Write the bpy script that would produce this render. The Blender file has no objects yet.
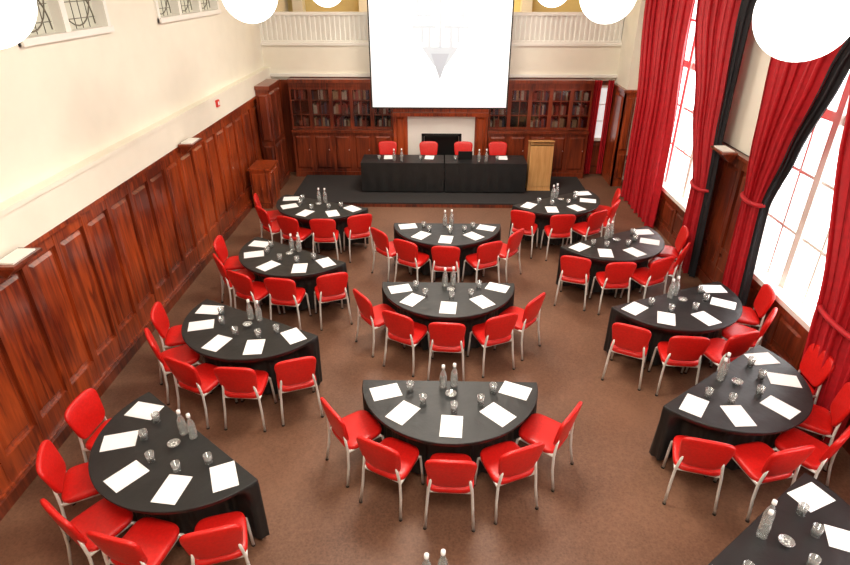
import bpy, bmesh, math, random
from mathutils import Vector, Matrix
random.seed(7)
S = bpy.context.scene
COL = S.collection

# ------------------------------------------------------------ materials
def new_mat(name):
    m = bpy.data.materials.new(name); m.use_nodes = True
    return m, m.node_tree.nodes, m.node_tree.links, m.node_tree.nodes["Principled BSDF"]

def pmat(name, col, rough=0.6, metal=0.0, noise=0.0, nscale=20.0, bump=0.0, coat=0.0, sheen=0.0, spec=0.5, stretch=(1,1,1), bdist=0.01):
    m, N, L, B = new_mat(name)
    B.inputs["Base Color"].default_value = (*col, 1)
    B.inputs["Roughness"].default_value = rough
    B.inputs["Metallic"].default_value = metal
    B.inputs["Coat Weight"].default_value = coat
    B.inputs["Coat Roughness"].default_value = 0.15
    B.inputs["Sheen Weight"].default_value = sheen
    B.inputs["Specular IOR Level"].default_value = spec
    tc = N.new("ShaderNodeTexCoord"); mp = N.new("ShaderNodeMapping")
    mp.inputs["Scale"].default_value = stretch
    L.new(tc.outputs["Object"], mp.inputs["Vector"])
    nt = N.new("ShaderNodeTexNoise"); nt.inputs["Scale"].default_value = nscale
    nt.inputs["Detail"].default_value = 5
    L.new(mp.outputs["Vector"], nt.inputs["Vector"])
    if noise > 0:
        cr = N.new("ShaderNodeValToRGB")
        cr.color_ramp.elements[0].position = 0.3; cr.color_ramp.elements[1].position = 0.7
        cr.color_ramp.elements[0].color = (*[c*(1-noise) for c in col], 1)
        cr.color_ramp.elements[1].color = (*[min(1, c*(1+noise)) for c in col], 1)
        L.new(nt.outputs["Fac"], cr.inputs["Fac"]); L.new(cr.outputs["Color"], B.inputs["Base Color"])
    if bump > 0:
        bp = N.new("ShaderNodeBump"); bp.inputs["Strength"].default_value = bump
        bp.inputs["Distance"].default_value = bdist
        L.new(nt.outputs["Fac"], bp.inputs["Height"]); L.new(bp.outputs["Normal"], B.inputs["Normal"])
    return m

def emat(name, col, strength, base=(0.8,0.8,0.8)):
    m, N, L, B = new_mat(name)
    B.inputs["Base Color"].default_value = (*base, 1)
    B.inputs["Emission Color"].default_value = (*col, 1)
    B.inputs["Emission Strength"].default_value = strength
    return m

def wood(name, c1, c2, rough=0.35, coat=0.3):
    m, N, L, B = new_mat(name)
    tc = N.new("ShaderNodeTexCoord"); mp = N.new("ShaderNodeMapping")
    mp.inputs["Scale"].default_value = (9, 9, 0.7)
    L.new(tc.outputs["Object"], mp.inputs["Vector"])
    nt = N.new("ShaderNodeTexNoise"); nt.inputs["Scale"].default_value = 1.6
    nt.inputs["Detail"].default_value = 8; nt.inputs["Distortion"].default_value = 1.2
    L.new(mp.outputs["Vector"], nt.inputs["Vector"])
    n2 = N.new("ShaderNodeTexNoise"); n2.inputs["Scale"].default_value = 0.9; n2.inputs["Detail"].default_value = 2
    L.new(tc.outputs["Object"], n2.inputs["Vector"])
    ad = N.new("ShaderNodeMath"); ad.operation = 'ADD'
    L.new(nt.outputs["Fac"], ad.inputs[0]); L.new(n2.outputs["Fac"], ad.inputs[1])
    hf = N.new("ShaderNodeMath"); hf.operation = 'MULTIPLY'; hf.inputs[1].default_value = 0.5
    L.new(ad.outputs[0], hf.inputs[0])
    cr = N.new("ShaderNodeValToRGB")
    cr.color_ramp.elements[0].position = 0.40; cr.color_ramp.elements[1].position = 0.60
    cr.color_ramp.elements[0].color = (*c1, 1); cr.color_ramp.elements[1].color = (*c2, 1)
    L.new(hf.outputs[0], cr.inputs["Fac"]); L.new(cr.outputs["Color"], B.inputs["Base Color"])
    B.inputs["Roughness"].default_value = rough
    B.inputs["Coat Weight"].default_value = coat; B.inputs["Coat Roughness"].default_value = 0.18
    return m

def glassmat(name, tint=(0.93,0.95,0.95), fac=0.25, milky=0.0):
    m, N, L, B = new_mat(name)
    N.remove(B)
    out = N["Material Output"]
    tr = N.new("ShaderNodeBsdfTransparent"); tr.inputs["Color"].default_value = (*tint, 1)
    gl = N.new("ShaderNodeBsdfGlossy"); gl.inputs["Roughness"].default_value = 0.12
    lw = N.new("ShaderNodeLayerWeight"); lw.inputs["Blend"].default_value = 0.35
    ma = N.new("ShaderNodeMath"); ma.operation = 'MULTIPLY_ADD'
    ma.inputs[1].default_value = 0.8; ma.inputs[2].default_value = fac*0.4; ma.use_clamp = True
    L.new(lw.outputs["Facing"], ma.inputs[0])
    mx = N.new("ShaderNodeMixShader")
    L.new(ma.outputs[0], mx.inputs[0]); L.new(tr.outputs[0], mx.inputs[1]); L.new(gl.outputs[0], mx.inputs[2])
    last = mx
    if milky > 0:
        df = N.new("ShaderNodeBsdfDiffuse"); df.inputs["Color"].default_value = (0.85,0.87,0.86,1)
        m2 = N.new("ShaderNodeMixShader"); m2.inputs[0].default_value = milky
        L.new(mx.outputs[0], m2.inputs[1]); L.new(df.outputs[0], m2.inputs[2]); last = m2
    L.new(last.outputs[0], out.inputs["Surface"])
    return m

M_CREAM = pmat("cream_plaster", (0.87,0.83,0.71), 0.8, noise=0.02, nscale=3)
M_WHITE = pmat("white_paint", (0.88,0.86,0.80), 0.5, noise=0.02, nscale=4)
M_YELLOW = pmat("yellow_plaster", (0.88,0.74,0.36), 0.8, noise=0.05, nscale=3)
M_CEIL = pmat("ceiling_plaster", (0.85,0.82,0.74), 0.9, noise=0.02, nscale=3)
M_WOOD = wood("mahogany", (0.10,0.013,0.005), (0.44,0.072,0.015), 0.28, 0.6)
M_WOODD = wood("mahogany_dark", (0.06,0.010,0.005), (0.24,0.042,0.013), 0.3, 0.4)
M_OAK = wood("light_oak", (0.52,0.26,0.08), (0.68,0.38,0.14), 0.5, 0.1)
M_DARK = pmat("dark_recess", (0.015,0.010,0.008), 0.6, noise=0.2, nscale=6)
M_RED = pmat("red_upholstery", (0.66,0.010,0.007), 0.42, noise=0.10, nscale=40, bump=0.08, coat=0.15)
M_CURT = pmat("red_curtain", (0.48,0.004,0.012), 0.6, noise=0.15, nscale=12, sheen=0.04)
M_BLACKC = pmat("black_lining", (0.010,0.009,0.012), 0.8, noise=0.2, nscale=10)
M_CLOTH = pmat("black_tablecloth", (0.012,0.0125,0.013), 0.42, noise=0.25, nscale=5, bump=0.5, spec=0.5, bdist=0.02)
M_CHROME = pmat("brushed_steel", (0.88,0.86,0.82), 0.35, metal=0.3, noise=0.03, nscale=30)
M_PAPER = pmat("white_paper", (0.93,0.94,0.96), 0.7, noise=0.01, nscale=10)
M_GLASS = glassmat("clear_glass", milky=0.14)
M_PANE = glassmat("cabinet_glass", (0.85,0.85,0.85), 0.12)
M_WATER = glassmat("bottled_water", (0.85,0.89,0.88), 0.35, milky=0.15)
M_CAP = pmat("bottle_cap", (0.85,0.85,0.85), 0.35, noise=0.03)
M_MINT = pmat("porcelain", (0.85,0.85,0.82), 0.3, noise=0.02)
M_BLACK = pmat("black_plastic", (0.015,0.015,0.015), 0.4, noise=0.1)
M_REDP = pmat("red_plastic", (0.7,0.03,0.02), 0.4, noise=0.05)
M_LEAD = pmat("lead_came", (0.16,0.14,0.10), 0.5, noise=0.1)
M_STAIN = emat("leaded_glass", (0.80,0.76,0.60), 0.35, (0.4,0.38,0.3))
M_WIN = emat("daylight_pane", (0.95,0.98,1.0), 4.6)
M_GLOBE = emat("opal_globe", (1.0,0.96,0.88), 3.2)
M_SCREEN = emat("projection_screen", (0.97,0.99,1.0), 0.55)
M_EMB1 = emat("emblem_pale", (0.80,0.90,1.0), 0.27, (0.50,0.55,0.60))
M_EMB2 = emat("emblem_grey", (0.80,0.86,0.95), 0.24, (0.40,0.44,0.50))
M_BOOK = [pmat("book_"+str(i), c, 0.7, noise=0.15, nscale=30) for i,c in enumerate(
    [(0.32,0.07,0.04),(0.12,0.04,0.02),(0.46,0.32,0.18),(0.08,0.08,0.12),(0.40,0.09,0.06),(0.58,0.50,0.40)])]

def floor_mat():
    m, N, L, B = new_mat("brown_carpet")
    tc = N.new("ShaderNodeTexCoord")
    n1 = N.new("ShaderNodeTexNoise"); n1.inputs["Scale"].default_value = 0.6; n1.inputs["Detail"].default_value = 4
    n2 = N.new("ShaderNodeTexNoise"); n2.inputs["Scale"].default_value = 55; n2.inputs["Detail"].default_value = 4
    n3 = N.new("ShaderNodeTexVoronoi"); n3.inputs["Scale"].default_value = 30
    for n in (n1,n2,n3): L.new(tc.outputs["Object"], n.inputs["Vector"])
    a2 = N.new("ShaderNodeMath"); a2.operation='MULTIPLY_ADD'; a2.inputs[1].default_value=0.55
    L.new(n2.outputs["Fac"], a2.inputs[0]); L.new(n1.outputs["Fac"], a2.inputs[2])
    a3 = N.new("ShaderNodeMath"); a3.operation='MULTIPLY_ADD'; a3.inputs[1].default_value=0.22
    L.new(n3.outputs["Distance"], a3.inputs[0]); L.new(a2.outputs[0], a3.inputs[2])
    h = N.new("ShaderNodeMath"); h.operation='MULTIPLY'; h.inputs[1].default_value=0.58
    L.new(a3.outputs[0], h.inputs[0])
    cr = N.new("ShaderNodeValToRGB")
    cr.color_ramp.elements[0].position=0.38; cr.color_ramp.elements[1].position=0.62
    cr.color_ramp.elements[0].color=(0.112,0.052,0.030,1); cr.color_ramp.elements[1].color=(0.225,0.112,0.066,1)
    L.new(h.outputs[0], cr.inputs["Fac"]); L.new(cr.outputs["Color"], B.inputs["Base Color"])
    B.inputs["Roughness"].default_value=0.45; B.inputs["Specular IOR Level"].default_value=0.45
    bp = N.new("ShaderNodeBump"); bp.inputs["Strength"].default_value=0.2; bp.inputs["Distance"].default_value=0.005
    L.new(n2.outputs["Fac"], bp.inputs["Height"]); L.new(bp.outputs["Normal"], B.inputs["Normal"])
    return m
M_FLOOR = floor_mat()
M_DAIS = pmat("dark_carpet", (0.022,0.020,0.020), 0.85, noise=0.15, nscale=40)

# ------------------------------------------------------------ mesh builder
class MB:
    def __init__(s): s.v=[]; s.f=[]; s.m=[]; s.sm=[]
    def add(s, vs, fs, mi=0, smooth=False):
        o=len(s.v); s.v+= [tuple(p) for p in vs]
        for f in fs:
            s.f.append([i+o for i in f]); s.m.append(mi); s.sm.append(smooth)
    def box(s, lo, hi, mi=0):
        x0,y0,z0=lo; x1,y1,z1=hi
        vs=[(x0,y0,z0),(x1,y0,z0),(x1,y1,z0),(x0,y1,z0),(x0,y0,z1),(x1,y0,z1),(x1,y1,z1),(x0,y1,z1)]
        s.add(vs,[(0,3,2,1),(4,5,6,7),(0,1,5,4),(1,2,6,5),(2,3,7,6),(3,0,4,7)],mi)
    def bbox(s, lo, hi, b, mi=0, axis=0, sign=1):
        """raised field: box whose face along +/-axis is chamfered"""
        lo=list(lo); hi=list(hi)
        a=axis; o=[i for i in range(3) if i!=a]
        base = lo[a] if sign>0 else hi[a]; top = hi[a] if sign>0 else lo[a]
        def P(av,u,v):
            p=[0,0,0]; p[a]=av; p[o[0]]=u; p[o[1]]=v; return tuple(p)
        u0,u1=lo[o[0]],hi[o[0]]; v0,v1=lo[o[1]],hi[o[1]]
        vs=[P(base,u0,v0),P(base,u1,v0),P(base,u1,v1),P(base,u0,v1),
            P(top,u0+b,v0+b),P(top,u1-b,v0+b),P(top,u1-b,v1-b),P(top,u0+b,v1-b)]
        s.add(vs,[(0,3,2,1),(4,5,6,7),(0,1,5,4),(1,2,6,5),(2,3,7,6),(3,0,4,7)],mi)
    def tube(s, pts, r, seg=8, mi=0):
        pts=[Vector(p) for p in pts]; n=len(pts); vs=[]; fs=[]
        for i,p in enumerate(pts):
            d=(pts[min(i+1,n-1)]-pts[max(i-1,0)]).normalized()
            a=Vector((1,0,0)) if abs(d.x)<0.8 else Vector((0,1,0))
            u=d.cross(a).normalized(); w=d.cross(u)
            for k in range(seg):
                t=2*math.pi*k/seg; vs.append(p+u*math.cos(t)*r+w*math.sin(t)*r)
        for i in range(n-1):
            for k in range(seg):
                k2=(k+1)%seg
                fs.append((i*seg+k,i*seg+k2,(i+1)*seg+k2,(i+1)*seg+k))
        fs.append(tuple(range(seg))); fs.append(tuple((n-1)*seg+k for k in range(seg)))
        s.add(vs,fs,mi,True)
    def lathe(s, prof, seg=16, mi=0, c=(0,0,0)):
        vs=[]; fs=[]; n=len(prof)
        for r,z in prof:
            for k in range(seg):
                t=2*math.pi*k/seg; vs.append((c[0]+r*math.cos(t),c[1]+r*math.sin(t),c[2]+z))
        for i in range(n-1):
            for k in range(seg):
                k2=(k+1)%seg; fs.append((i*seg+k,i*seg+k2,(i+1)*seg+k2,(i+1)*seg+k))
        s.add(vs,fs,mi,True)
    def superell(s, a,b,c,e1,e2, xf, mi=0, nu=40, nv=12):
        def cp(t,e):
            q=math.cos(t); return math.copysign(abs(q)**e,q)
        def sp(t,e):
            q=math.sin(t); return math.copysign(abs(q)**e,q)
        vs=[]; fs=[]
        for j in range(nv+1):
            h=-math.pi/2+math.pi*j/nv
            for i in range(nu):
                w=-math.pi+2*math.pi*i/nu
                vs.append(xf(a*cp(h,e1)*cp(w,e2), b*cp(h,e1)*sp(w,e2), c*sp(h,e1)))
        for j in range(nv):
            for i in range(nu):
                i2=(i+1)%nu; fs.append((j*nu+i,j*nu+i2,(j+1)*nu+i2,(j+1)*nu+i))
        s.add(vs,fs,mi,True)
    def mesh(s, name, mats):
        me=bpy.data.meshes.new(name); me.from_pydata(s.v,[],s.f)
        for m in mats: me.materials.append(m)
        for i,p in enumerate(me.polygons):
            p.material_index=s.m[i]; p.use_smooth=s.sm[i]
        bm=bmesh.new(); bm.from_mesh(me)
        bmesh.ops.remove_doubles(bm, verts=bm.verts, dist=1e-6)
        bmesh.ops.recalc_face_normals(bm, faces=bm.faces)
        bm.to_mesh(me); bm.free(); me.update()
        return me
    def obj(s, name, mats, loc=(0,0,0), rz=0.0, parent=None):
        return place(name, s.mesh(name,mats), loc, rz, parent)

def place(name, me, loc=(0,0,0), rz=0.0, parent=None):
    o=bpy.data.objects.new(name, me); COL.objects.link(o)
    o.location=loc; o.rotation_euler=(0,0,rz)
    if parent: o.parent=parent
    return o
def empty(name, loc=(0,0,0), rz=0.0):
    o=bpy.data.objects.new(name,None); COL.objects.link(o); o.location=loc; o.rotation_euler=(0,0,rz); return o
def simple(name, lo, hi, mat):
    b=MB(); b.box(lo,hi); return b.obj(name,[mat])

# ------------------------------------------------------------ room shell
XL, XR, YB, YN, ZC = -4.36, 4.40, 14.5, -1.6, 6.0
simple("floor", (XL-0.3,YN-0.2,-0.2),(XR+0.5,YB+3.2,0), M_FLOOR)
simple("ceiling", (XL-0.3,YN-0.2,ZC),(XR+0.5,YB+3.4,ZC+0.2), M_CEIL)
simple("wall_near", (XL-0.3,YN-0.2,0),(XR+0.5,YN,ZC), M_CREAM)

b=MB()
LW=[(6.05,7.85,2),(9.25,11.9,3)]
ZS,ZT=3.9,5.3
b.box((XL-0.25,YN,0),(XL,YB+3.2,ZS)); b.box((XL-0.25,YN,ZT),(XL,YB+3.2,ZC))
ys=[YN]+[v for w in LW for v in w[:2]]+[YB+3.2]
for i in range(0,len(ys),2): b.box((XL-0.25,ys[i],ZS),(XL,ys[i+1],ZT))
b.obj("wall_left",[M_CREAM])
b=MB(); b.box((XL,YN,2.165),(XL+0.13,YB-0.01,2.58)); b.box((XL,YN,2.55),(XL+0.15,YB-0.01,2.60))
b.obj("trim_1",[M_CREAM])

for wi,(y0,y1,n) in enumerate(LW):
    b=MB(); x=XL
    b.box((x-0.14,y0,ZS),(x-0.12,y1,ZT),1)
    fw=0.07
    b.box((x-0.12,y0,ZS),(x+0.03,y0+fw,ZT)); b.box((x-0.12,y1-fw,ZS),(x+0.03,y1,ZT))
    b.box((x-0.12,y0,ZS),(x+0.06,y1,ZS+0.07)); b.box((x-0.12,y0,ZT-fw),(x+0.03,y1,ZT))
    pw=(y1-y0)/n
    for i in range(1,n): b.box((x-0.12,y0+pw*i-0.05,ZS),(x+0.01,y0+pw*i+0.05,ZT))
    for i in range(n):
        c=y0+pw*(i+0.5); hw=pw/2-0.08
        for k in (-0.6,-0.2,0.2,0.6): b.tube([(x-0.115,c+k*hw,ZS),(x-0.115,c+k*hw,ZT)],0.005,5,2)
        for k in range(7):
            z=ZS+0.18+k*0.18; b.tube([(x-0.115,c-hw,z),(x-0.115,c+hw,z)],0.005,5,2)
        for zz in (0.1,0.55):
            arc=[(x-0.113,c+hw*0.95*math.cos(t),ZS+zz+0.42*math.sin(t)) for t in [math.pi*q/12 for q in range(13)]]
            b.tube(arc,0.008,5,2)
            arc=[(x-0.113,c+hw*0.95*math.cos(t),ZS+zz+0.42-0.42*math.sin(t)) for t in [math.pi*q/12 for q in range(13)]]
            b.tube(arc,0.008,5,2)
    b.obj("window_%d"%(wi+4),[M_WHITE,M_STAIN,M_LEAD])

def wainscot(name, x, sgn, ylist, ztop, mat, zbot=0.0):
    b=MB()
    def bx(a0,a1,y0,y1,z0,z1,mi=0):
        b.box((min(x+sgn*a0,x+sgn*a1),y0,z0),(max(x+sgn*a0,x+sgn*a1),y1,z1),mi)
    for (y0,y1) in ylist:
        bx(0,0.03,y0,y1,zbot,ztop)
        bx(0,0.10,y0,y1,zbot,0.16); bx(0,0.07,y0,y1,0.16,0.42)
        bx(0,0.07,y0,y1,ztop-0.20,ztop-0.03)
        bx(0,0.13,y0,y1,ztop-0.05,ztop)
        n=max(1,round((y1-y0)/0.56)); p=(y1-y0)/n
        for i in range(n+1):
            yc=y0+p*i; a=max(y0,yc-0.045); c=min(y1,yc+0.045)
            bx(0,0.075,a,c,0.16,ztop-0.05)
        for i in range(n):
            ya=y0+p*i+0.08; yb=y0+p*(i+1)-0.08
            lo=(min(x+sgn*0.03,x+sgn*0.062),ya,0.47); hi=(max(x+sgn*0.03,x+sgn*0.062),yb,ztop-0.24)
            b.bbox(lo,hi,0.035,0,0,sgn)
    return b.obj(name,[mat])
wainscot("trim_2", XL, 1, [(YN,14.4)], 2.16, M_WOOD)
simple("baseboard_left",(XL+0.10,YN,0),(XL+0.125,14.4,0.13),M_WOODD)

RW=[(1.2,3.9),(5.1,7.75),(9.45,12.3)]  # nearest opening is an unseen window, added for the light it gives
SZ,STZ=0.80,5.3
b=MB()
b.box((XR,YN,0),(XR+0.3,YB+3.2,SZ)); b.box((XR,YN,STZ),(XR+0.3,YB+3.2,ZC))
ys=[YN]+[v for w in RW for v in w]+[YB+3.2]
for i in range(0,len(ys),2): b.box((XR,ys[i],SZ),(XR+0.3,ys[i+1],STZ))
b.obj("wall_right",[M_CREAM])
for wi,(y0,y1) in enumerate(RW):
    b=MB(); x=XR
    b.box((x+0.20,y0,SZ),(x+0.22,y1,STZ),1)
    b.box((x+0.02,y0,SZ),(x+0.20,y0+0.08,STZ)); b.box((x+0.02,y1-0.08,SZ),(x+0.20,y1,STZ))
    b.box((x-0.08,y0-0.05,SZ-0.04),(x+0.20,y1+0.05,SZ+0.03)); b.box((x+0.02,y0,STZ-0.08),(x+0.20,y1,STZ))
    n=3; p=(y1-y0)/n
    for i in range(1,n): b.box((x+0.10,y0+p*i-0.06,SZ),(x+0.20,y0+p*i+0.06,STZ))
    for i in range(n):
        c=y0+p*(i+0.5); b.box((x+0.15,c-0.02,SZ),(x+0.20,c+0.02,STZ))
    for z in (1.55,2.3,3.05,3.8,4.5): 
        w=0.06 if abs(z-3.05)<0.01 else 0.02
        b.box((x+0.14,y0,z-w),(x+0.20,y1,z+w))
    b.obj("window_%d"%(wi+1),[M_WHITE,M_WIN])
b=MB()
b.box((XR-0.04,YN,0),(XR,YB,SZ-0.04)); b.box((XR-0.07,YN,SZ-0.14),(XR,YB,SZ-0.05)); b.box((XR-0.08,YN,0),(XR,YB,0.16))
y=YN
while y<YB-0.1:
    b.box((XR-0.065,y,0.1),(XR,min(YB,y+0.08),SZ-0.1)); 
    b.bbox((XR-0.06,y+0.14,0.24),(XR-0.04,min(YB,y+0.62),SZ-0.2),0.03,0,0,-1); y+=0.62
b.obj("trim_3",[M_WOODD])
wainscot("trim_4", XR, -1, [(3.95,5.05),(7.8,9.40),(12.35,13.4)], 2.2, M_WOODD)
# return of the right wall beside the bookcase
simple("wall_return",(4.10,13.50,0),(XR,YB,ZC),M_CREAM)
b=MB()
b.box((4.06,13.46,0),(XR-0.09,13.50,2.2)); b.box((4.06,13.46,0),(4.10,YB-0.02,2.2)); b.box((4.02,13.42,2.2),(XR-0.01,YB-0.02,2.26))
b.bbox((4.12,13.43,0.9),(4.29,13.46,2.1),0.03,0,1,-1); b.bbox((4.12,13.43,0.2),(4.29,13.46,0.8),0.03,0,1,-1)
b.bbox((4.035,13.55,0.2),(4.06,14.1,2.1),0.03,0,0,-1)
b.obj("trim_8",[M_WOOD])

simple("wall_back",(XL,YB,0),(XR,YB+0.2,3.12),M_CREAM)
b=MB()
b.box((XL,YB-0.05,2.45),(4.1,YB,3.08),1)
b.box((XL,YB-0.10,2.38),(4.1,YB,2.45)); b.box((XL,YB-0.10,3.08),(4.1,YB,3.14))
b.obj("trim_5",[M_WHITE,M_CREAM])
simple("floor_gallery",(XL,YB+0.2,3.0),(XR,YB+3.2,3.12),M_OAK)
simple("wall_gallery",(XL,YB+3.0,3.12),(XR,YB+3.2,ZC),M_YELLOW)
b=MB()
b.box((XL,YB+0.03,3.12),(XR,YB+0.06,3.72)); b.box((XL,YB-0.04,3.72),(XR,YB+0.12,3.79)); b.box((XL,YB-0.04,3.14),(4.1,YB+0.10,3.18))
x=XL
while x<XR:
    b.box((x,YB-0.01,3.16),(x+0.045,YB+0.03,3.74)); x+=0.115
b.obj("balustrade",[M_WHITE])
b=MB()
for xc in (XL+0.35,-2.2,2.2,XR-0.35):
    b.box((xc-0.14,YB+2.6,3.12),(xc+0.14,YB+2.95,5.6)); b.box((xc-0.2,YB+2.55,5.2),(xc+0.2,YB+3.0,5.35))
b.box((XL,YB+2.6,5.35),(XR,YB+3.0,ZC))
b.obj("trim_6",[M_WHITE])

# ------------------------------------------------------------ bookcases
def bookcase(x0,x1,n):
    b=MB(); Y1=YB-0.005; Y0=YB-0.42
    b.box((x0,Y0,0),(x1,Y1,1.12),0)
    b.box((x0,Y0-0.06,1.12),(x1,Y1,1.18),0)
    b.box((x0,Y0-0.03,0),(x1,Y0,0.14),0)
    p=(x1-x0)/n
    for i in range(n):
        b.bbox((x0+p*i+0.06,Y0-0.03,0.22),(x0+p*(i+1)-0.06,Y0,1.04),0.04,0,1,-1)
        b.lathe([(0.0,-0.015),(0.015,0),(0,0.015)],8,3,(x0+p*(i+1)-0.1,Y0-0.04,0.7))
    U0=YB-0.34
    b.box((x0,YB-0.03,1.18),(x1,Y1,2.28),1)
    b.box((x0,U0,2.18),(x1,Y1,2.30),0); b.box((x0,U0-0.05,2.28),(x1,Y1,2.36),0)
    for i in range(n+1):
        xx=x0+p*i; b.box((max(x0,xx-0.045),U0,1.18),(min(x1,xx+0.045),Y1-0.02,2.2),0)
    for z in (1.18,1.52,1.86): b.box((x0,U0+0.03,z),(x1,Y1-0.02,z+0.025),0)
    for i in range(n):
        a=x0+p*i+0.045; c=x0+p*(i+1)-0.045
        b.box((a,U0,1.2),(c,U0+0.025,1.25),0); b.box((a,U0,2.12),(c,U0+0.025,2.19),0)
        b.box(((a+c)/2-0.012,U0,1.25),((a+c)/2+0.012,U0+0.02,2.12),0)
        for z in (1.53,1.87): b.box((a,U0,z-0.008),(c,U0+0.02,z+0.012),0)
        b.box((a,U0+0.008,1.25),(c,U0+0.012,2.12),2)
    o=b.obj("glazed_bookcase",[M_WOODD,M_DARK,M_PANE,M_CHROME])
    k=MB()
    for i in range(n):
        a=x0+p*i+0.055; c=x0+p*(i+1)-0.055
        for z in (1.2055,1.5455,1.8855):
            xx=a
            if random.random()<0.08: continue
            while xx<c-0.05:
                w=random.uniform(0.03,0.07); h=random.uniform(0.17,0.27)
                if random.random()<0.12: xx+=0.06; continue
                k.box((xx,YB-0.30,z),(min(c,xx+w-0.003),YB-0.12,z+h),random.randrange(6)); xx+=w
    k.obj("books",M_BOOK)
bookcase(-3.76,-1.27,5)
bookcase(1.07,3.52,5)

# chimney breast & fireplace
b=MB(); YF=YB-0.005
b.box((-1.25,YB-0.48,0),(-0.90,YF,2.36),0); b.box((0.74,YB-0.48,0),(1.05,YF,2.36),0)
b.box((-0.90,YB-0.48,1.62),(0.74,YF,2.36),0)
b.bbox((-0.82,YB-0.50,1.72),(0.66,YB-0.48,2.26),0.04,0,1,-1)
b.box((-1.25,YB-0.58,1.55),(1.05,YF,1.63),0)
for xc in (-1.07,0.89): b.bbox((xc-0.10,YB-0.51,0.2),(xc+0.10,YB-0.48,1.5),0.03,0,1,-1)
b.box((-0.90,YB-0.42,0),(-0.50,YF,1.55),1); b.box((0.36,YB-0.42,0),(0.74,YF,1.55),1); b.box((-0.50,YB-0.42,1.05),(0.36,YF,1.55),1)
b.box((-0.56,YB-0.44,0),(-0.50,YB-0.42,1.11),2); b.box((0.36,YB-0.44,0),(0.42,YB-0.42,1.11),2); b.box((-0.56,YB-0.44,1.05),(0.42,YB-0.42,1.11),2)
b.box((-0.50,YB-0.06,0),(0.36,YF,1.05),2); b.box((-0.50,YB-0.4,0.0),(0.36,YB-0.05,0.12),2)
for i in range(9): b.tube([(-0.42+i*0.09,YB-0.38,0.12),(-0.42+i*0.09,YB-0.38,0.34)],0.01,6,2)
b.obj("fireplace",[M_WOOD,M_WHITE,M_BLACK])
b=MB()
b.box((3.53,YB-0.06,0),(4.05,YB-0.005,2.30)); b.box((XL+0.14,YB-0.06,0),(-3.78,YB-0.005,2.3))
b.bbox((3.60,YB-0.09,0.2),(4.0,YB-0.06,0.8),0.04,0,1,-1)
b.obj("trim_7",[M_WOODD])
b=MB(); o=-0.15
b.box((3.85+o,YB-0.08,0.95),(4.10+o,YB-0.07,2.15),1)
for a in (3.80+o,4.10+o): b.box((a,YB-0.12,0.9),(a+0.05,YB-0.065,2.2),0)
b.box((3.80+o,YB-0.12,2.15),(4.15+o,YB-0.065,2.2),0); b.box((3.80+o,YB-0.14,0.88),(4.15+o,YB-0.065,0.95),0)
for z in (1.35,1.75): b.box((3.85+o,YB-0.10,z),(4.10+o,YB-0.075,z+0.02),0)
b.obj("window_6",[M_WHITE,M_SCREEN])

b=MB(); x0,x1=XL+0.14,XL+0.42; y0,y1=13.05,14.02
b.box((x0,y0,0),(x1,y1,2.3)); b.box((x0,y0-0.04,2.3),(x1+0.04,y1,2.38)); b.box((x0,y0-0.03,0),(x1+0.03,y1,0.14))
for i in range(2):
    ya=y0+0.04+i*0.45
    b.bbox((x1,ya,0.2),(x1+0.03,ya+0.41,1.05),0.04,0,0,1); b.bbox((x1,ya,1.15),(x1+0.03,ya+0.41,2.22),0.04,0,0,1)
b.bbox((x0+0.03,y0-0.03,0.2),(x1-0.03,y0,1.05),0.04,0,1,-1); b.bbox((x0+0.03,y0-0.03,1.15),(x1-0.03,y0,2.2),0.04,0,1,-1)
b.obj("panelled_cupboard",[M_WOODD])
b=MB(); x0,x1=-4.18,-3.76; y0,y1=11.75,12.4
b.box((x0,y0,0.06),(x1,y1,0.86)); b.box((x0-0.02,y0-0.03,0.86),(x1+0.03,y1+0.03,0.90)); b.box((x0+0.02,y0+0.02,0),(x1-0.02,y1-0.02,0.06))
b.bbox((x1,y0+0.04,0.12),(x1+0.02,y0+0.31,0.8),0.02,0,0,1); b.bbox((x1,y0+0.34,0.12),(x1+0.02,y1-0.04,0.8),0.02,0,0,1)
b.bbox((x0+0.04,y0-0.02,0.12),(x1-0.04,y0,0.8),0.02,0,1,-1)
b.obj("side_cabinet",[M_WOOD])

# raised platform
DZ=0.10
b=MB(); b.box((-3.45,11.95,0),(3.3,YB-0.62,DZ-0.01),0); b.box((-3.45,11.93,DZ-0.03),(3.32,YB-0.62,DZ),0); b.box((-3.45,11.92,0.0),(3.32,11.95,DZ-0.03),1)
b.obj("platform",[M_DAIS,M_WOODD])

# ------------------------------------------------------------ projector screen
sx0,sx1,sy,sz0,sz1=-1.70,1.43,13.75,1.80,4.35
b=MB()
b.box((sx0,sy,sz0),(sx1,sy+0.012,sz1),0)
b.box((sx0-0.03,sy-0.004,sz0-0.03),(sx1+0.03,sy+0.02,sz0),1)
b.box((sx0-0.03,sy-0.004,sz0),(sx0,sy+0.02,sz1),1); b.box((sx1,sy-0.004,sz0),(sx1+0.03,sy+0.02,sz1),1)
b.box((sx0-0.08,sy-0.06,sz1),(sx1+0.08,sy+0.08,sz1+0.14),2)
for xx in (sx0+0.2,sx1-0.2): b.tube([(xx,sy,sz1+0.1),(xx,sy,ZC)],0.012,6,2)
cx=-0.13; yE=sy-0.003
def q(x0,z0,x1,z1,mi): b.box((cx+x0,yE,z0),(cx+x1,sy,z1),mi)
for s in (-1,1):
    xa=0.36*s
    for zz in (3.75,4.05):
        q(xa-0.17,zz-0.10,xa-0.12,zz+0.12,3); q(xa+0.12,zz-0.10,xa+0.17,zz+0.12,3); q(xa-0.12,zz-0.01,xa+0.12,zz+0.03,3)
    q(xa-0.27,3.50,xa+0.27,3.56,3)
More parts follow.
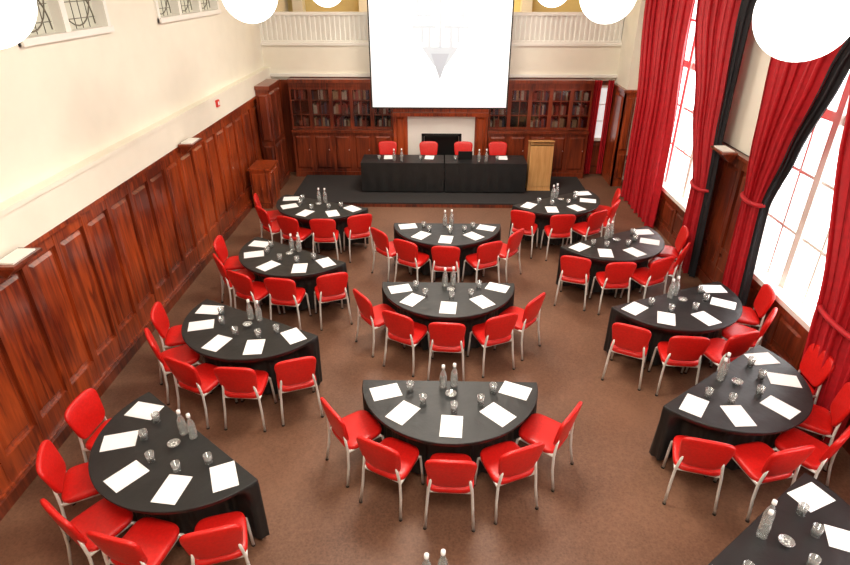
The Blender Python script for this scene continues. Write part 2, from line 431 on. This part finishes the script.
q(-0.03,3.1,0.03,4.2,3); q(-0.62,3.95,-0.58,4.2,3); q(0.58,3.95,0.62,4.2,3)
for s in (-1,1): q(0.24*s-0.035,3.12,0.24*s+0.035,3.50,3); q(0.40*s-0.03,3.2,0.40*s+0.03,3.5,3)
b.add([(cx-0.42,yE,3.12),(cx+0.42,yE,3.12),(cx+0.13,yE,2.72),(cx-0.13,yE,2.72)],[(0,1,2,3)],3)
b.add([(cx-0.20,yE-0.001,2.98),(cx+0.20,yE-0.001,2.98),(cx,yE-0.001,2.42)],[(0,1,2)],4)
b.obj("projector_screen",[M_SCREEN,M_BLACK,M_WHITE,M_EMB1,M_EMB2])

# ------------------------------------------------------------ curtains
def interp(keys,z):
    keys=sorted(keys)
    if z<=keys[0][0]: return keys[0][1:]
    for a,c in zip(keys,keys[1:]):
        if z<=c[0]:
            t=(z-a[0])/(c[0]-a[0]); t=t*t*(3-2*t)*0.5+t*0.5
            return tuple(a[i]+(c[i]-a[i])*t for i in range(1,len(a)))
    return keys[-1][1:]
def curtain(name, keys, folds, X=4.17, ylin=None, tie=None, axis='y', z0=0.02, z1=4.86, amp0=0.075):
    b=MB(); nz=48
    def sheet(kfun, nf, amp, mi, xoff):
        vs=[]; fs=[]; n=nf*14
        for j in range(nz+1):
            z=z0+(z1-z0)*j/nz; a,c=kfun(z); w=c-a
            am=min(amp, w/nf*0.75)
            for i in range(n+1):
                s=i/n
                ph=2*math.pi*nf*s+0.5*math.sin(1.5*z+s*5)
                d=am*math.sin(ph)+0.25*am*math.sin(2.3*ph+1)
                if axis=='y': vs.append((X-xoff+d, a+w*s+0.2*w/nf*math.sin(2*ph), z))
                else: vs.append((a+w*s, X-xoff+d, z))
        for j in range(nz):
            for i in range(n):
                k=j*(n+1)+i; fs.append((k,k+1,k+n+2,k+n+1))
        b.add(vs,fs,mi,True)
    sheet(lambda z: interp(keys,z), folds, amp0, 0, 0.0)
    if ylin:
        def kl(z):
            a,c=interp(keys,z); w=max(0.10,(c-a)*0.22)
            return (a-w*0.9,a+0.05)
        sheet(kl, 2, 0.04, 1, -0.02)
    if tie:
        a,c=interp(keys,tie)
        ring=[(X+0.10*math.cos(t),(a+c)/2+((c-a)/2+0.03)*math.sin(t),tie+0.03*math.cos(t)) for t in [2*math.pi*i/24 for i in range(25)]]
        b.tube(ring,0.03,8,0)
    return b.obj(name,[M_CURT,M_BLACKC])
curtain("curtain",[(4.9,11.0,13.3),(3.9,10.95,13.2),(2.2,10.75,12.8),(0,10.75,12.7)],8)
curtain("curtain",[(4.9,9.1,10.9),(4.0,9.15,10.6),(2.6,9.0,9.9),(1.5,8.85,9.35),(0,8.75,9.3)],6,ylin='near',tie=1.5)
curtain("curtain",[(4.9,6.0,8.05),(3.6,6.75,7.95),(2.6,7.05,7.85),(1.85,7.25,7.72),(0,7.10,7.60)],6,ylin='near',tie=1.85)
curtain("curtain",[(4.9,4.6,6.7),(3.1,4.7,6.15),(1.3,4.75,5.60),(0,4.7,5.42)],7,tie=1.3)
curtain("curtain",[(4.9,3.0,4.4),(1.5,3.7,4.2),(0,3.7,4.2)],5)
curtain("curtain",[(4.9,0.6,2.0),(1.5,0.8,1.3),(0,0.8,1.3)],5)
curtain("curtain",[(2.4,3.56,3.74),(0.5,3.56,3.72)],3,X=YB-0.22,axis='x',z0=0.06,z1=2.34,amp0=0.04)
curtain("curtain",[(2.4,3.88,4.02),(0.5,3.90,4.02)],3,X=YB-0.22,axis='x',z0=0.06,z1=2.34,amp0=0.04)
for y0,y1 in ((8.8,13.4),(4.3,8.3),(0.4,4.25)):
    b=MB(); b.tube([(4.19,y0,4.93),(4.19,y1,4.93)],0.03,10); 
    for y in (y0,y1): b.lathe([(0,-0.06),(0.05,-0.03),(0.06,0),(0.05,0.03),(0,0.06)],10,0,(4.19,y,4.93))
    for y in (y0+0.1,(y0+y1)/2,y1-0.1): b.box((4.19,y-0.02,4.91),(XR,y+0.02,4.95))
    b.obj("curtain_rod",[M_WOODD])

def uplighter(x,y,z,sgn):
    b=MB(); w=0.19
    vs=[(0,-w*0.6,-0.14),(0,w*0.6,-0.14),(sgn*0.05,w*0.6,-0.14),(sgn*0.05,-w*0.6,-0.14),
        (0,-w,0),(0,w,0),(sgn*0.21,w*0.85,0),(sgn*0.21,-w*0.85,0)]
    b.add(vs,[(0,1,2,3),(4,5,6,7),(0,1,5,4),(1,2,6,5),(2,3,7,6),(3,0,4,7)],0)
    lo,hi=sorted((0,sgn*0.23)); b.box((lo,-w-0.02,0),(hi,w+0.02,0.03),0)
    lo,hi=sorted((sgn*0.03,sgn*0.20)); b.box((lo,-w+0.03,0.03),(hi,w-0.03,0.045),1)
    b.obj("wall_uplighter",[M_WOODD,M_WHITE],(x,y,z))
uplighter(XL+0.155,4.72,2.18,1); uplighter(XL+0.155,8.95,2.18,1); uplighter(XR-0.135,8.60,2.2,-1)
b=MB(); b.box((0,-0.06,-0.06),(0.035,0.06,0.06),0); b.box((0.035,-0.03,-0.03),(0.04,0.03,0.03),1)
b.obj("fire_alarm_call_point",[M_REDP,M_PAPER],(XL+0.13,10.7,2.46))

# ------------------------------------------------------------ chair
def chair_mesh():
    b=MB()
    def sx(x,y,z):
        return (x*(1-0.05*(y/0.22)), y, 0.455+z+0.012*(y/0.2))
    b.superell(0.215,0.215,0.040,0.45,0.42,sx,0,44,12)
    def bk(x,y,z):
        h=(y+0.20)/0.40
        w=1.0*(0.84+0.22*h)
        yy=-0.205-0.075*h + z + 0.35*x*x
        zz=0.500+0.39*h - 0.5*x*x*max(0,h-0.5)
        return (x*w, yy, zz)
    b.superell(0.228,0.20,0.028,0.5,0.42,bk,0,48,12)
    r=0.014
    for s in (-1,1):
        b.tube([(s*0.17,-0.225,0.62),(s*0.185,-0.22,0.52),(s*0.20,-0.215,0.42),(s*0.21,-0.225,0.25),(s*0.225,-0.265,0.0)],r,8,1)
        b.tube([(s*0.185,0.15,0.435),(s*0.195,0.185,0.40),(s*0.20,0.20,0.25),(s*0.205,0.225,0.0)],r,8,1)
        b.tube([(s*0.20,-0.21,0.42),(s*0.185,0.16,0.42)],r,8,1)
        b.lathe([(0.018,0.0),(0.018,0.02)],8,2,(s*0.205,0.223,0)); b.lathe([(0.018,0.0),(0.018,0.02)],8,2,(s*0.225,-0.263,0))
    b.tube([(-0.20,-0.19,0.415),(0.20,-0.19,0.415)],r,8,1); b.tube([(-0.185,0.15,0.42),(0.185,0.15,0.42)],r,8,1)
    return b.mesh("banquet_chair",[M_RED,M_CHROME,M_BLACK])
ME_CHAIR=chair_mesh()

# ------------------------------------------------------------ half-moon table
R=0.915; ZTAB=0.75
CH_ANG=[-65,-33,0,33,65]
def table_mesh(seed):
    rnd=random.Random(seed); b=MB()
    rows=[0.752,0.742,0.70,0.64,0.58,0.52,0.47,0.34,0.20,0.07]
    na=150; nf=80
    p1=rnd.uniform(0,6); p2=rnd.uniform(0,6)
    rings=[]
    for j,z in enumerate(rows):
        t=min(1,max(0,(ZTAB-z)/0.23)); t=t*t*(3-2*t)
        dn=(ZTAB-z)/0.68
        ring=[]
        for i in range(na+1):
            ph=-90+180*i/na; a=math.radians(ph)
            gap=min(abs(ph-c) for c in CH_ANG)
            k=min(1,max(0,(gap-14)/6.0)); 
            if abs(ph)<65: k*=0.25
            dent=0.21*(1-k)
            rr=R+(0.006 if j==1 else (0.0 if j==0 else 0.012))-dent*t
            if j>1: rr+=0.020*dn*math.sin(22*a+p1)+0.014*dn*math.sin(37*a+p2)
            ring.append((rr*math.sin(a),-rr*math.cos(a),z))
        for i in range(1,nf):
            s=i/nf; x0=ring[na][0]; x1=ring[0][0]
            x=x0+(x1-x0)*s
            y=(0.006 if j==1 else 0.0)+(0.025*dn+0.026*dn*math.sin(24*s*2+p2) if j>1 else 0)
            ring.append((x,y,z))
        rings.append(ring)
    n=len(rings[0]); vs=[p for r_ in rings for p in r_]; fs=[]
    for j in range(len(rows)-1):
        for i in range(n):
            i2=(i+1)%n; fs.append((j*n+i,j*n+i2,(j+1)*n+i2,(j+1)*n+i))
    b.add(vs,fs,0,True)
    b.add(rings[0],[tuple(range(n))],0,False)
    for lx,ly in ((-0.55,-0.1),(0.55,-0.1),(-0.25,-0.5),(0.25,-0.5)):
        b.tube([(lx,ly,0),(lx,ly,0.73)],0.014,8,1)
    return b.mesh("half_moon_table",[M_CLOTH,M_CHROME])
ME_TAB=[table_mesh(i) for i in range(4)]

b=MB(); b.box((-0.105,-0.1485,0),(0.105,0.1485,0.004),0)
ME_PAD=b.mesh("notepad",[M_PAPER])
b=MB(); b.lathe([(0,0.004),(0.029,0.004),(0.032,0.0),(0.038,0.095),(0.036,0.095),(0.028,0.010),(0,0.010)],18,0)
ME_GLASS=b.mesh("drinking_glass",[M_GLASS])
b=MB(); b.lathe([(0,0),(0.036,0),(0.038,0.01),(0.038,0.14),(0.032,0.175),(0.016,0.215),(0.014,0.25)],18,0)
b.lathe([(0,0.252),(0.017,0.252)],14,1); b.lathe([(0.017,0.245),(0.018,0.25),(0.017,0.278),(0,0.280)],14,1)
b.lathe([(0.0385,0.06),(0.039,0.062),(0.039,0.12),(0.0385,0.122)],18,2)
ME_BOT=b.mesh("water_bottle",[M_WATER,M_CAP,M_GLASS])
b=MB(); b.lathe([(0,0.004),(0.03,0.0),(0.05,0.02),(0.058,0.035),(0.054,0.035),(0.03,0.012),(0,0.010)],18,0)
for k in range(6):
    a=k*1.05; b.lathe([(0,-0.008),(0.01,0),(0,0.008)],8,1,(0.022*math.cos(a),0.022*math.sin(a),0.022))
ME_DISH=b.mesh("mint_dish",[M_GLASS,M_MINT])

def station(cx,cy,rot,idx,chairs=CH_ANG,rc=0.975,items=True):
    rz=math.radians(rot); ca,sa=math.cos(rz),math.sin(rz)
    W=lambda x,y,z=0:(cx+x*ca-y*sa, cy+x*sa+y*ca, z)
    place("half_moon_table",ME_TAB[idx%4],(cx,cy,0),rz)
    rnd=random.Random(idx*13+5)
    for a in chairs:
        an=math.radians(a+rnd.uniform(-1.5,1.5)); r_=rc+rnd.uniform(-0.01,0.025)
        if abs(a)>50: r_+=0.05
        place("banquet_chair",ME_CHAIR,W(r_*math.sin(an),-r_*math.cos(an)),rz+an+math.radians(rnd.uniform(-4,4)-0.22*a))
    if not items: return
    zt=ZTAB+0.003
    for a in (-76,-41,0,41,76):
        an=math.radians(a+rnd.uniform(-3,3)); r_=0.69
        place("notepad",ME_PAD,W(r_*math.sin(an),-r_*math.cos(an),zt),rz+an*0.9+math.radians(rnd.uniform(-8,8)))
    for a in (-68,-40,3,40,68):
        an=math.radians(a+rnd.uniform(-3,3)); r_=0.46+rnd.uniform(-0.02,0.03)
        place("drinking_glass",ME_GLASS,W(r_*math.sin(an),-r_*math.cos(an),zt),0)
    ox=rnd.uniform(-0.03,0.03)
    place("water_bottle",ME_BOT,W(ox-0.06,-0.10,zt)); place("water_bottle",ME_BOT,W(ox+0.055,-0.07,zt))
    place("mint_dish",ME_DISH,W(ox+0.02,-0.24,zt))

station(-0.15,2.66,0,0)
station(0.0,4.82,0,1)
station(0.01,7.02,0,2)
station(0.02,9.18,0,3)
station(-2.38,4.01,-38,4)
station(-2.38,6.07,-27,5)
station(-2.31,8.08,-30,6)
station(-2.28,10.24,-23,7)
station(2.32,3.08,37,8)
station(2.86,5.03,37,9)
station(2.96,6.78,24,10)
station(2.62,8.70,28,11)
station(2.05,10.56,30,12)

# ------------------------------------------------------------ head tables
def head_table(x0,x1,y0,y1):
    b=MB(); zt=0.80; rows=[zt,zt-0.01,0.7,0.5,0.3,DZ+0.03]
    per=[]
    def seg(ax,ay,bx,by,k):
        for i in range(k): per.append((ax+(bx-ax)*i/k, ay+(by-ay)*i/k))
    seg(x0,y0,x1,y0,50); seg(x1,y0,x1,y1,16); seg(x1,y1,x0,y1,50); seg(x0,y1,x0,y0,16)
    vs=[]; m=len(per)
    for j,z in enumerate(rows):
        dn=(zt-z)
        for i,(x,y) in enumerate(per):
            o=0.012*dn*math.sin(i*0.9) if j>1 else 0
            vs.append((x, y+o+(-0.01*dn if y<=y0+1e-4 else 0), z))
    fs=[(j*m+i,j*m+(i+1)%m,(j+1)*m+(i+1)%m,(j+1)*m+i) for j in range(len(rows)-1) for i in range(m)]
    b.add(vs,fs,0,False); b.add(vs[:m],[tuple(range(m))],0)
    for x in (x0+0.15,x1-0.15):
        for y in (y0+0.1,y1-0.1): b.tube([(x,y,DZ),(x,y,0.78)],0.015,8,1)
    b.obj("conference_table",[M_CLOTH,M_CHROME])
head_table(-1.90,-0.015,12.60,13.28); head_table(0.015,1.86,12.60,13.28)
for x in (-1.38,-0.38,0.46,1.30):
    place("banquet_chair",ME_CHAIR,(x,13.53,DZ),math.pi)
zt=0.803
for x,y in ((-1.15,12.75),(-0.98,12.78),(0.78,12.75),(0.95,12.78)):
    place("water_bottle",ME_BOT,(x,y,zt))
for x in (-1.5,-0.55,0.25,1.2): place("drinking_glass",ME_GLASS,(x,12.85,zt))
for x in (-1.3,-0.35,1.35): place("notepad",ME_PAD,(x,13.05,zt),random.uniform(-0.1,0.1))
b=MB(); b.box((-0.16,-0.11,0),(0.16,0.11,0.018),0)
b.add([(-0.16,-0.11,0.015),(0.16,-0.11,0.015),(0.16,-0.20,0.22),(-0.16,-0.20,0.22),(-0.16,-0.118,0.015),(0.16,-0.118,0.015),(0.16,-0.208,0.22),(-0.16,-0.208,0.22)],
      [(0,1,2,3),(4,5,6,7),(0,1,5,4),(1,2,6,5),(2,3,7,6),(3,0,4,7)],0)
b.obj("laptop",[M_BLACK],(0.47,13.0,zt))

# lectern
b=MB()
b.box((-0.27,-0.19,0),(0.27,0.2,0.04)); b.box((-0.26,-0.18,0.04),(0.26,0.19,1.08))
b.add([(-0.27,-0.2,1.14),(0.27,-0.2,1.14),(0.27,0.22,1.05),(-0.27,0.22,1.05),(-0.27,-0.2,1.17),(0.27,-0.2,1.17),(0.27,0.22,1.08),(-0.27,0.22,1.08)],
      [(0,1,2,3),(4,5,6,7),(0,1,5,4),(1,2,6,5),(2,3,7,6),(3,0,4,7)],0)
b.box((-0.26,-0.18,1.05),(0.26,0.1,1.10)); b.bbox((-0.22,-0.19,0.1),(0.22,-0.18,1.05),0.006,0,1,-1)
b.obj("lectern",[M_OAK],(2.20,13.0,DZ))

# ------------------------------------------------------------ globe pendants
def globe(x,y,z,r=0.30):
    e=empty("globe_pendant_light",(x,y,z))
    b=MB(); pr=[(r*math.sin(math.pi*i/24), -r*math.cos(math.pi*i/24)) for i in range(25)]
    b.lathe(pr,36,0); b.obj("globe",[M_GLOBE],parent=e)
    b=MB(); b.lathe([(0.0,r+0.06),(0.07,r+0.05),(0.09,r-0.02),(0.085,r-0.03)],20,0)
    b.tube([(0,0,r+0.04),(0,0,ZC-z)],0.012,8,0); b.lathe([(0.07,ZC-z-0.04),(0.07,ZC-z)],16,0)
    b.obj("stem",[M_CHROME],parent=e)
globe(-2.80,3.60,4.42,0.28); globe(-2.13,6.6,4.37,0.29); globe(-1.98,10.3,4.36,0.29)
globe(2.03,3.80,4.34,0.28); globe(1.58,6.6,4.37,0.29); globe(1.66,10.3,4.36,0.29)

# ------------------------------------------------------------ lights
def area(name,loc,size,power,col=(1,0.92,0.80),rot=(0,0,0),sy=None):
    l=bpy.data.lights.new(name,'AREA'); l.energy=power; l.color=col; l.size=size
    if sy: l.shape='RECTANGLE'; l.size_y=sy
    o=bpy.data.objects.new(name,l); COL.objects.link(o); o.location=loc; o.rotation_euler=rot
area("added_ceiling_fill",(0,1.0,5.9),1.6,230)  # unseen area lights added under the ceiling as soft fill, not real fixtures
area("added_ceiling_fill",(0,6.0,5.9),1.6,230)
area("added_ceiling_fill",(0,11.0,5.9),1.6,230)
area("gallery_lamp",(0,16.2,5.3),3.0,80,(1,0.85,0.5),sy=0.6)

w=bpy.data.worlds.new("daylight"); S.world=w; w.use_nodes=True
w.node_tree.nodes["Background"].inputs[0].default_value=(0.8,0.88,1,1)
w.node_tree.nodes["Background"].inputs[1].default_value=1.0

# ------------------------------------------------------------ camera
cam=bpy.data.cameras.new("camera"); co=bpy.data.objects.new("camera",cam); COL.objects.link(co)
co.location=(-0.15,0,4.53); co.rotation_euler=(math.radians(90-28.31),0,math.radians(1.33))
cam.sensor_width=36; cam.lens=570/850*36; cam.clip_start=0.05
S.camera=co
S.view_settings.view_transform='Standard'
